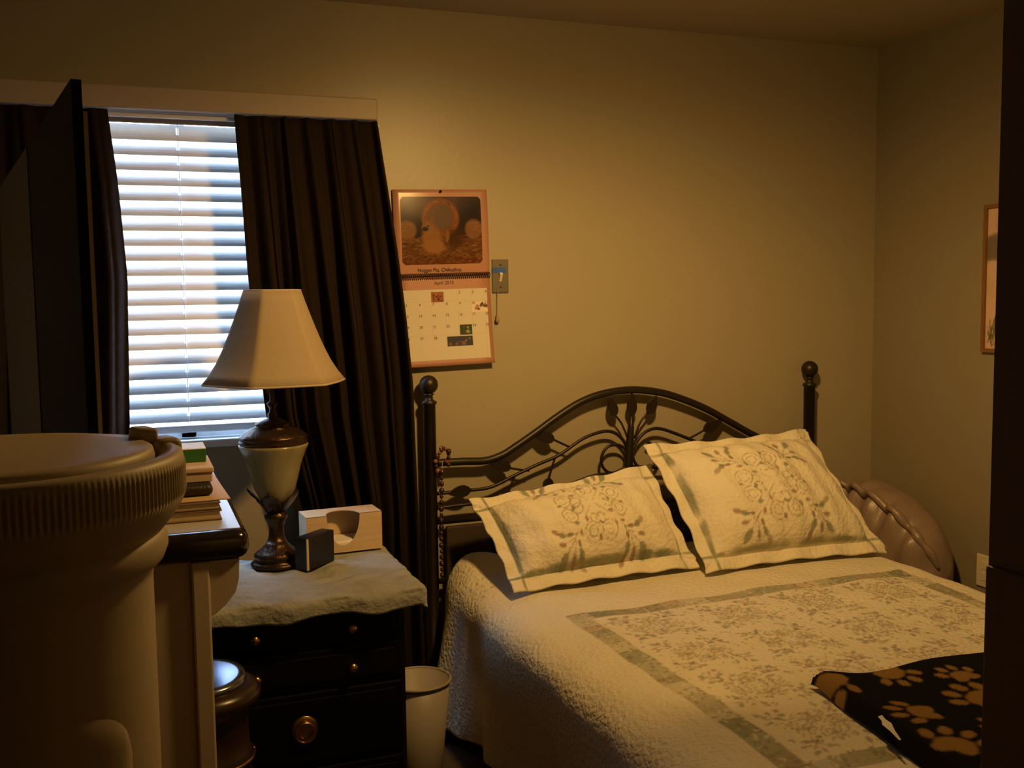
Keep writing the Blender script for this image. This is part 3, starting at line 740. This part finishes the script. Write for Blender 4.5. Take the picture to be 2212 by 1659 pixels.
TB('shell', join(box(ta, ta + .002, tf + .002, tk, tz0, tz1 - .002), box(tbx - .002, tbx, tf + .002, tk, tz0, tz1 - .002), box(ta, tbx, tk - .002, tk, tz0, tz1 - .002), box(ta, tbx, tf + .002, tk, tz0, tz0 + .002)), m_tan)
TB('tissues', box(ta + .006, tbx - .006, tf + .006, tk - .004, tz0 + .003, tz0 + .03, .006), m_tissue)

# ------------------------------------------------------------------ small black case in front of it
bb = thing('alarm_clock', 'small black case with one pale front edge beside the lamp base', 'clock', (-2.145, -.40, TZ))
A = np.array((-2.172, -.452)); B = np.array((-2.088, -.372)); d = (B - A); nrm_ = np.array((-d[1], d[0])) / np.linalg.norm(d) * .05
fp = [tuple(A), tuple(B), tuple(B + nrm_ * .8), tuple(A + nrm_ * .8)]
obj('case', prism(fp, .084, 'z', TZ), m_blackbox, bb)
obj('pale_edge', tube([(A[0], A[1] - .001, TZ + .001), (A[0], A[1] - .001, TZ + .083)], .0035, 6), m_pale, bb, label='pale brass front corner edge')

# ------------------------------------------------------------------ waste bin between nightstand and bed
wb_ = thing('waste_bin', 'white round plastic waste bin on the floor between nightstand and bed', 'waste bin', (-1.866, -.385, FZ))
obj('bin_body', lathe([(.0001, FZ + .004), (.060, FZ + .004), (.064, FZ + .01), (.090, .498), (.0875, .498), (.061, FZ + .012), (.0001, FZ + .012)], -1.866, -.385, 48), m_can, wb_, smooth=True)
obj('rim', tube([(-1.866 + .0915 * math.cos(a), -.385 + .0915 * math.sin(a), .499) for a in np.linspace(0, 2 * PI, 49)], .0042, 8), m_can, wb_, smooth=True)

# ------------------------------------------------------------------ turned pedestal with pale top
pd = thing('pedestal_stand', 'dark turned-wood pedestal with pale round top beside the table leg', 'stand', (-2.466, -.90, FZ))
px_, py_ = -2.466, -.90
obj('pedestal', lathe([(.0001, FZ), (.11, FZ), (.112, FZ + .02), (.09, FZ + .04), (.06, .30), (.052, .36), (.07, .42), (.09, .50), (.095, .56), (.084, .588), (.096, .594), (.098, .606), (.090, .615), (.088, .66), (.090, .705), (.100, .716), (.112, .722), (.1165, .733), (.1165, .742), (.110, .752), (.094, .760), (.0001, .762)], px_, py_, 56), m_brownwood, pd, smooth=True)
V, F = lathe([(.0001, .760), (.086, .760), (.088, .768), (.085, .777), (.07, .7785), (.0001, .779)], px_, py_, 48)
V[:, 2] += (V[:, 1] - py_) * math.tan(math.radians(4.5)) * (V[:, 2] > .765)
obj('pad_top', (V, F), m_pad, pd, smooth=True)
obj('brass_ring', tube([(px_ + .0985 * math.cos(a), py_ + .0985 * math.sin(a), .600) for a in np.linspace(0, 2 * PI, 57)], .004, 8), m_brass, pd, smooth=True)

# ------------------------------------------------------------------ tall white table with black top
dk = thing('tall_table', 'tall white table with thick rounded black top in front of the window', 'table', (-2.7, -.6, FZ))
obj('table_top', box(-3.02, -2.377, -1.072, -.16, 1.060, 1.118, .024, 4), m_pc, dk, smooth=True)
obj('apron', join(box(-2.97, -2.452, -1.045, -1.03, 1.028, 1.060), box(-2.97, -2.452, -.20, -.185, 1.0, 1.060), box(-2.467, -2.452, -1.03, -.20, 1.028, 1.060)), m_deskw, dk)
for x, y in ((-2.972, -1.062), (-2.489, -1.062), (-2.972, -.215), (-2.489, -.215)):
    obj('leg', box(x, x + .034, y, y + .034, FZ, 1.060, .004), m_deskw, dk)
obj('corner_bracket', prism([(-2.455, 1.060), (-2.398, 1.060), (-2.400, 1.02), (-2.407, .994), (-2.425, .972), (-2.445, .955), (-2.455, .95)], .026, 'y', -1.058), m_deskw, dk)
obj('front_panel', box(-2.95, -2.489, -1.046, -1.036, FZ + .05, 1.03, .003), m_deskw, dk)
obj('top_glare', box(-2.97, -2.392, -1.045, -.185, 1.1165, 1.1188, .001, 1), m_top_glare, dk, label='white sheet painting the window reflection on the black top')  # thin sheet added as the window's reflection in the glossy black top
def book(label, x0, x1, y0, y1, z0, z1, rot=0):
    b = thing('notebook', label, 'notebook', ((x0 + x1) / 2, (y0 + y1) / 2, z0), 'notebooks stacked on the tall table')
    c_, e_ = (x0 + x1) / 2, (y0 + y1) / 2
    obj('cover', rotz(join(box(x0, x1, y0, y1, z0, z0 + .003, .001, 1), box(x0, x1, y0, y1, z1 - .003, z1, .001, 1), box(x0, x0 + .003, y0, y1, z0, z1)), rot, c_, e_), m_cover, b)
    obj('pages', rotz(box(x0 + .004, x1 - .004, y0 + .003, y1 - .003, z0 + .003, z1 - .003), rot, c_, e_), m_page, b)
book('brown notebook lying directly on the black table top, lowest of the pile', -2.60, -2.420, -.96, -.72, 1.1192, 1.140)
book('brown notebook lying under the tan envelope, second from the bottom', -2.60, -2.424, -.958, -.725, 1.1405, 1.156, .02)
ev = thing('tan_envelope', 'large tan paper envelope lying on the two notebooks', 'envelope', (-2.50, -.80, 1.157))
obj('envelope_body', rotz(box(-2.615, -2.405, -.945, -.60, 1.1565, 1.1595, .001, 1), .03, -2.5, -.8), m_kraft, ev)
obj('flap', rotz(prism([(-2.605, -.61), (-2.415, -.61), (-2.45, -.69), (-2.57, -.69)], .0008, 'z', 1.1596), .03, -2.5, -.8), m_kraft, ev)
tag(obj('leather_case', box(-2.60, -2.432, -.905, -.78, 1.1600, 1.184, .010, 3), m_leather, smooth=True), 'dark padded case lying on the tan envelope', 'case')
bx_ = thing('pale_box', 'flat pale cardboard box between dark case and green box', 'box', (-2.52, -.78, 1.1845))
obj('box_base', box(-2.60, -2.430, -.875, -.70, 1.1845, 1.204, .002, 1), m_carton, bx_)
obj('box_lid', box(-2.603, -2.427, -.878, -.697, 1.204, 1.216, .003, 2), m_carton, bx_)
gb = thing('green_box', 'small green box with white lid on top of the pile by the window', 'box', (-2.49, -.77, 1.2165))
obj('box_base', box(-2.555, -2.437, -.80, -.70, 1.2165, 1.244, .0015, 1), m_green, gb)
obj('box_lid', box(-2.5555, -2.4365, -.8005, -.6995, 1.244, 1.2465, .001, 1), m_boxtop, gb, label='white lid')

# ------------------------------------------------------------------ dresser, television, bucket on the near left
ds = thing('dresser', 'dark dresser under the white bucket and the thin black television', 'dresser', (-2.86, -1.85, FZ))
obj('body', join(box(-3.2, -2.60, -2.56, -1.16, FZ + .05, 1.02), box(-3.21, -2.585, -2.575, -1.15, 1.02, 1.05, .006)), m_darkwood, ds)
for k in range(3):
    z0 = FZ + .08 + k * .235
    dr = obj('drawer', box(-2.60, -2.588, -2.53, -1.19, z0, z0 + .215, .004), m_darkwood, ds)
    for y in (-2.2, -1.5): obj('knob', ball((-2.582, y, z0 + .11), .014, 12, 8), m_brass, dr, smooth=True)
tv = thing('television', 'thin black television panel seen edge-on before the left curtain', 'television', (-2.70, -1.6, 1.05))
N_ = np.array((-2.621, -1.951)); dd_ = np.array((-.1633, .9866)); nn_ = np.array((.9866, .1633))
def tvbox(s0, s1, t0, t1, z0, z1):
    V = [];
    for s in (s0, s1):
        for t in (t0, t1):
            for z in (z0, z1):
                p = N_ + dd_ * s + nn_ * t; V.append((p[0], p[1], z))
    return np.array(V), [(0, 1, 3, 2), (4, 6, 7, 5), (0, 4, 5, 1), (2, 3, 7, 6), (0, 2, 6, 4), (1, 5, 7, 3)]
obj('housing', tvbox(0, 1.15, -.004, .006, 1.19, 1.792), m_tvblk, tv)
obj('screen', tvbox(.50, 1.135, -.0055, -.0035, 1.21, 1.788), m_tvgl, tv)
obj('edge_trim', tvbox(-.003, .006, .006, .010, 1.19, 1.760), m_tvedge, tv, label='thin edge strip coloured as catching light')
obj('stand', join(tvbox(.35, .5, -.01, .02, 1.06, 1.20), tvbox(.3, .6, -.06, .08, 1.05, 1.06)), m_tvblk, tv)

bk = thing('storage_bucket', 'large white plastic bucket with ribbed screw lid in the near left corner', 'bucket', (-2.689, -2.207, 1.05))
bcx, bcy = -2.689, -2.207
obj('bucket_body', lathe([(.0001, 1.051), (.117, 1.051), (.119, 1.06), (.1195, 1.30), (.1195, 1.342), (.121, 1.350), (.129, 1.358), (.1325, 1.367), (.1325, 1.374), (.128, 1.382), (.114, 1.388)], bcx, bcy, 96), m_bucket, bk, smooth=True)
def rib(a, z, r): return .0008 * math.sin(a * 190) if 1.411 < z < 1.436 else 0
obj('screw_ring', lathe([(.126, 1.378), (.131, 1.384), (.139, 1.394), (.1455, 1.404), (.148, 1.410), (.148, 1.414), (.148, 1.433), (.148, 1.437), (.1465, 1.443), (.141, 1.446), (.134, 1.445), (.131, 1.437), (.124, 1.432)], bcx, bcy, 1520, rib), m_bucket, bk, smooth=True)
obj('lid', lathe([(.1235, 1.430), (.125, 1.441), (.1235, 1.447), (.119, 1.4495), (.108, 1.4495), (.0001, 1.449)], bcx, bcy, 96), m_bucket, bk, smooth=True)
def arcpanel():
    P = []
    a_c = math.atan2(-3.1 - bcy, -2.578 - bcx) + .12
    na, nz_ = 30, 24; P = np.zeros((na, nz_, 3))
    for i in range(na):
        u = -1 + 2 * i / (na - 1); a = a_c + u * .72
        zt = 1.262 - .045 * (1 - math.sqrt(max(0, 1 - u ** 4)))
        for j in range(nz_):
            v = j / (nz_ - 1); z = 1.06 + (zt - 1.06) * v
            e = min(1, min((1 - abs(u)) * 9, (1 - v) * 14))
            P[i, j] = (bcx + (.119 + .0032 * e ** .6) * math.cos(a), bcy + (.119 + .0032 * e ** .6) * math.sin(a), z)
    return grid(P)
obj('grip_panel', arcpanel(), m_bucket, bk, smooth=True)
hb = rotz(join(box(bcx + .128, bcx + .152, bcy - .014, bcy + .020, 1.400, 1.449, .006, 3), box(bcx + .117, bcx + .134, bcy - .004, bcy + .026, 1.444, 1.458, .003, 2)), .30, bcx, bcy)
obj('handle_bracket', hb, m_bucket, bk, smooth=True)

# ------------------------------------------------------------------ wall calendar
cl = thing('wall_calendar', 'pink wall calendar with dog photo hanging beside the right curtain', 'calendar', (-1.662, -.004, 1.897))
CA = math.radians(1.3); PX, PZ = -1.662, 1.897
def cw_(lx_, lz_, y): return (PX + lx_ * math.cos(CA) - lz_ * math.sin(CA), y, PZ + lx_ * math.sin(CA) + lz_ * math.cos(CA))
def sheet(x0, x1, z0, z1, yf, nu=2, nv=2):
    P = np.zeros((nu, nv, 3))
    for i, x in enumerate(np.linspace(x0, x1, nu)):
        for j, z in enumerate(np.linspace(z0, z1, nv)): P[i, j] = cw_(x, z, yf(x, z))
    return P
ytop = lambda x, z: -.006 - .004 * math.sin(PI * min(1, -z / .26)) + .0015 * math.sin(x * 20)
ybot = lambda x, z: -.008 - .020 * ((-z - .27) / .27) ** 2
def solid(o, t):
    s = o.modifiers.new('t', 'SOLIDIFY'); s.thickness = t; s.offset = 1; return o
# photo print
ph = Canvas(.264, .212, 500, (.055, .035, .030))
for x, y, rx, ry, c_ in ((.03, .185, .06, .03, (.14, .10, .10)), (.09, .19, .05, .03, (.20, .13, .12)), (.17, .20, .06, .03, (.17, .10, .10)), (.24, .17, .04, .05, (.02, .015, .015))):
    ph.blob(x, y, rx, ry, 0, c_, .9, .8)
ph.rect(0, .264, 0, .085, (.20, .095, .03))
for k in range(420):
    x, y = random.uniform(0, .264), random.uniform(0, .09); ph.leaf(x, y, random.uniform(.01, .03), .004, random.uniform(-.5, .5), random.choice([(.34, .17, .05), (.26, .12, .04), (.12, .05, .02), (.42, .22, .08)]), .7)
for x, y, rx, ry in ((.018, .11, .032, .028), (.237, .11, .028, .03)):
    ph.blob(x, y, rx, ry, 0, (.33, .17, .07), 1, .15)
    for k in range(40): ph.leaf(x + random.uniform(-rx, rx) * .8, y + random.uniform(-ry, ry) * .8, .014, .003, random.uniform(-.4, .4), (.42, .24, .10), .6)
ph.blob(.13, .145, .052, .052, 0, (.26, .12, .045), 1, .1); ph.ring(.13, .145, .052, .011, (.38, .15, .05), 1); ph.blob(.13, .15, .038, .038, 0, (.22, .155, .12), 1, .2)
for k in range(30):
    a = random.uniform(0, 2 * PI); ph.leaf(.13 + .052 * math.cos(a), .145 + .052 * math.sin(a), .02, .005, a + 1.2, random.choice([(.45, .2, .07), (.2, .08, .03)]), .8)
ph.blob(.098, .085, .030, .038, 0, (.42, .22, .08), 1, .2); ph.blob(.106, .058, .034, .022, 0, (.46, .24, .08), 1, .2); ph.blob(.088, .118, .020, .017, .3, (.40, .22, .09), 1, .2)
ph.leaf(.076, .135, .032, .014, 1.9, (.34, .17, .07), 1); ph.leaf(.100, .137, .030, .013, 1.2, (.34, .17, .07), 1); ph.blob(.079, .112, .010, .007, 0, (.05, .03, .02), 1); ph.blob(.088, .121, .003, .003, 0, (.02, .01, .01), 1)
ph.blob(.175, .08, .03, .03, 0, (.10, .045, .02), .9, .5); ph.leaf(.15, .09, .05, .016, 1.5, (.36, .2, .08), .9)
for k in range(50): ph.leaf(random.uniform(0, .264), random.uniform(0, .02), .02, .006, random.uniform(-.4, .4), (.20, .04, .02), .7)
o = solid(obj('photo_page', grid(sheet(-.1525, .1525, -.266, 0, ytop, 16, 24)), m_pink, cl, smooth=True), .001)
mpg = mat('glossy_pink_page', (.42, .22, .16), .25, spec=.45); o.data.materials[0] = mpg
P = sheet(-.132, .132, -.232, -.020, lambda x, z: ytop(x, z) - .0016, 133, 107)
uu = np.linspace(0, .264, 133); vv = np.linspace(0, .212, 107); UU, VV = np.meshgrid(uu, vv, indexing='ij')
V, F = grid(P); colp = ph.at(UU, VV).reshape(-1, 3) * np.array((.55, .5, .55))
rad = .018; dx = np.maximum(np.abs(UU - .132) - (.132 - rad), 0); dy = np.maximum(np.abs(VV - .106) - (.106 - rad), 0)
ok = (np.hypot(dx, dy) <= rad).reshape(-1); F = [f for f in F if all(ok[list(f)])]
obj('dog_photo', (V, F), m_pinkgl, cl, smooth=True, cols=colp, label='printed photo of a small tan dog on hay')
solid(obj('month_page', grid(sheet(-.1525, .1525, -.546, -.268, ybot, 8, 24)), m_pink, cl, smooth=True), .001)
gx0, gx1, gz0, gz1 = -.150, .140, -.528, -.308
cg = Canvas(gx1 - gx0, gz1 - gz0, 620, (.58, .54, .47))
def G(wx, wz):
    lx_ = (wx - PX) * math.cos(CA) + (wz - PZ) * math.sin(CA); lz_ = -(wx - PX) * math.sin(CA) + (wz - PZ) * math.cos(CA); return lx_, lz_
cx = [.136 - .0435 * (6 - k) for k in range(7)]
rz = [-.318, -.353, -.388, -.423, -.458]
for k in range(1, 7): cg.line(cx[k] - .006 - gx0, 0, cx[k] - .006 - gx0, 1, .0006, (.42, .35, .28), .35)
for z in rz: cg.line(0, z + .008 - gz0, 1, z + .008 - gz0, .0006, (.42, .35, .28), .35)
def snap(c0, c1, r, cols):
    x0, x1 = cx[c0] - .004 - gx0, cx[c1] + .036 - gx0; y1 = rz[r] + .004 - gz0; y0 = y1 - .032
    cg.rect(x0, x1, y0, y1, cols[0])
    for k in range(16): cg.blob(random.uniform(x0 + .008, x1 - .008), random.uniform(y0 + .007, y1 - .007), random.uniform(.003, .006), random.uniform(.003, .006), random.uniform(0, 3), random.choice(cols), .9)
snap(2, 2, 0, [(.30, .11, .05), (.06, .02, .03), (.36, .16, .06)]); snap(5, 6, 1, [(.70, .60, .50), (.30, .10, .06), (.05, .05, .06), (.34, .16, .12), (.03, .03, .04)])
snap(4, 4, 3, [(.05, .06, .04), (.28, .32, .04), (.03, .03, .04)]); snap(3, 4, 4, [(.05, .05, .07), (.20, .10, .10), (.26, .2, .2), (.04, .03, .06)])
nx_, nz_ = 180, 137
P = sheet(gx0, gx1, gz0, gz1, lambda x, z: ybot(x, z) - .0016, nx_, nz_)
UU, VV = np.meshgrid(np.linspace(0, gx1 - gx0, nx_), np.linspace(0, gz1 - gz0, nz_), indexing='ij')
obj('day_grid', grid(P), m_calw, cl, smooth=True, cols=cg.at(UU, VV).reshape(-1, 3), label='white day grid with small snapshots')
def text(s, lx_, lz_, size, y, name='lettering', m=m_ink):
    cu = bpy.data.curves.new(name, 'FONT'); cu.body = s; cu.size = size; cu.align_x = 'CENTER'; cu.align_y = 'CENTER'
    cu.materials.append(m); cu.extrude = .0002
    t_ = bpy.data.objects.new('tmp', cu); C.objects.link(t_)
    me = bpy.data.meshes.new_from_object(t_.evaluated_get(bpy.context.evaluated_depsgraph_get())); bpy.data.objects.remove(t_)
    o_ = bpy.data.objects.new(name, me); C.objects.link(o_); o_.parent = cl
    o_.location = np.array(cw_(lx_, lz_, y)) - ROOT[cl.name]; o_.rotation_euler = (PI / 2, -CA, 0)
    return o_
text('Nugget Pie, Chihuahua', -.012, -.247, .0155, -.0112)
text('April 2015', .0, -.288, .015, ybot(0, -.288) - .0022)
for r in range(5):
    for c_ in range(7):
        dnum = r * 7 + c_ - 2
        if 1 <= dnum <= 30 and dnum not in (1, 23, 29, 30): text(str(dnum), cx[c_], rz[r] - .001, .0115, ybot(0, rz[r]) - .0022, 'date')
coil = [tube([cw_(-.148 + k * .0066 + .0012 * math.sin(a), -.267 + .0095 * math.cos(a), -.012 - .0055 * math.sin(a)) for a in np.linspace(0, 2 * PI, 9)], .0012, 4) for k in range(46)]
cb = obj('wire_binding', join(*coil), m_coil, cl); cb['kind'] = 'stuff'
V, F = lathe([(.0001, .004), (.004, .003), (.004, 0)], 0, 0, 10)
obj('push_pin', (np.stack([PX + V[:, 0], -.012 - V[:, 2], PZ - .006 + V[:, 1]], 1), F), m_coil, cl, smooth=True)

# ------------------------------------------------------------------ switch plate, pull cord, outlet, framed picture
sw = thing('light_switch', 'steel switch plate with strip of blue tape beside the calendar', 'light switch', (-1.466, 0, 1.629))
obj('plate', box(-1.494, -1.439, -.006, 0, 1.576, 1.682, .002), m_steel, sw)
obj('blue_tape', rotz(box(-1.4945, -1.448, -.0072, -.006, 1.640, 1.656), 0, 0, 0), m_bluetape, sw, label='strip of blue tape')
obj('toggle', prism([(-.006, 1.612), (-.018, 1.634), (-.014, 1.640), (-.006, 1.640)], .009, 'x', -1.4715), m_ivory, sw)
for z in (1.664, 1.594): obj('screw', lathe([(.0001, 0), (.003, 0), (.003, .001), (.0001, .0015)], 0, 0, 8) if False else ball((-1.4665, -.006, z), .003, 8, 6, (1, .4, 1)), m_coil, sw)
pc = thing('pull_cord', 'thin cord with small weight dangling below the steel switch plate', 'cord', (-1.481, -.008, 1.49))
obj('cord', tube([(-1.478, -.008, 1.59), (-1.480, -.010, 1.54), (-1.481, -.010, 1.497)], .0011, 5), m_cordm, pc)
obj('weight', lathe([(.0001, 1.510), (.003, 1.506), (.0045, 1.497), (.007, 1.490), (.0065, 1.483), (.0001, 1.480)], -1.481, -.011, 12), m_cordm, pc, smooth=True)
ot = thing('wall_outlet', 'pale outlet plate low on the side wall past the satin cushion', 'outlet', (0, -.565, .65))
obj('plate', box(-.006, 0, -.602, -.528, .598, .704, .002), m_ivory, ot)
for z in (.632, .670): obj('receptacle', box(-.0075, -.006, -.581, -.549, z - .013, z + .013, .0007), m_ivory, ot)
fp_ = thing('framed_picture', 'narrow brown-framed picture of hills and reeds on the side wall', 'picture', (0, -.66, 1.366))
fy0, fy1, fz0, fz1 = -.80, -.530, 1.366, 1.834
obj('frame', join(box(-.016, 0, fy0, fy1, fz0, fz0 + .012), box(-.016, 0, fy0, fy1, fz1 - .012, fz1), box(-.016, 0, fy0, fy0 + .012, fz0 + .012, fz1 - .012), box(-.016, 0, fy1 - .012, fy1, fz0 + .012, fz1 - .012)), m_framew, fp_)
fc = Canvas(.246, .444, 380, (.60, .42, .32))
fc.blob(.06, .395, .028, .035, 0, (.44, .30, .22), .8, .4)
for t in np.linspace(0, 1, 30): fc.blob(.246 * t, .315 - .12 * t + .03 * math.sin(t * 7), .03, .038, -.5, (.16, .13, .09), .9, .3)
for k in range(12): fc.line(0, .22 - k * .004, .246, .20 - k * .012, .002, (.45, .32, .22), .5)
for k in range(26):
    x = random.uniform(0, .246); fc.leaf(x, random.uniform(.03, .10), random.uniform(.05, .14), .008, PI / 2 + random.uniform(-.35, .35), (.09, .08, .05), .9)
uu, vv = np.linspace(0, .246, 70), np.linspace(0, .444, 120); UU, VV = np.meshgrid(uu, vv, indexing='ij')
P = np.stack([np.full_like(UU, -.008), fy1 - .012 - UU, fz0 + .012 + VV], -1)
obj('print', grid(P), m_print, fp_, cols=fc.at(UU, VV).reshape(-1, 3))

# ------------------------------------------------------------------ bead strings on the left bedpost
bd = thing('bead_necklace', 'long string of brown beads hanging from the left bedpost', 'necklace', (-1.700, -.09, .70))
z = 1.035; k = 0
while z > .705:
    r = (.0085, .006, .0075)[k % 3]
    x = -1.697 - .006 * math.sin((1.035 - z) * 6); obj('bead', ball((x, -.088, z - r), r, 10, 7, (1, 1, 1.1)), m_bead, bd, smooth=True); z -= 2 * r * 1.1 + .003; k += 1
obj('string', tube([(-1.690, -.075, 1.058), (-1.697, -.086, 1.03), (-1.703, -.088, .90), (-1.700, -.088, .71)], .0012, 5), m_cordm, bd)
ab = thing('amber_bracelet', 'short loop of amber and red beads over the top rail by the bedpost', 'bracelet', (-1.69, -.075, 1.0))
for k in range(15):
    t = k / 14; a = -.5 + 4.2 * t
    x = -1.690 + .020 * math.cos(a) ; zb = 1.068 + .045 * math.sin(a) - .03 * t
    obj('bead', ball((x + .004 * math.sin(k * 5), -.074 - .004 * math.cos(k * 3), zb), .0075 + .0015 * math.sin(k * 2), 10, 7), m_amber if k % 2 else m_bead, ab, smooth=True)
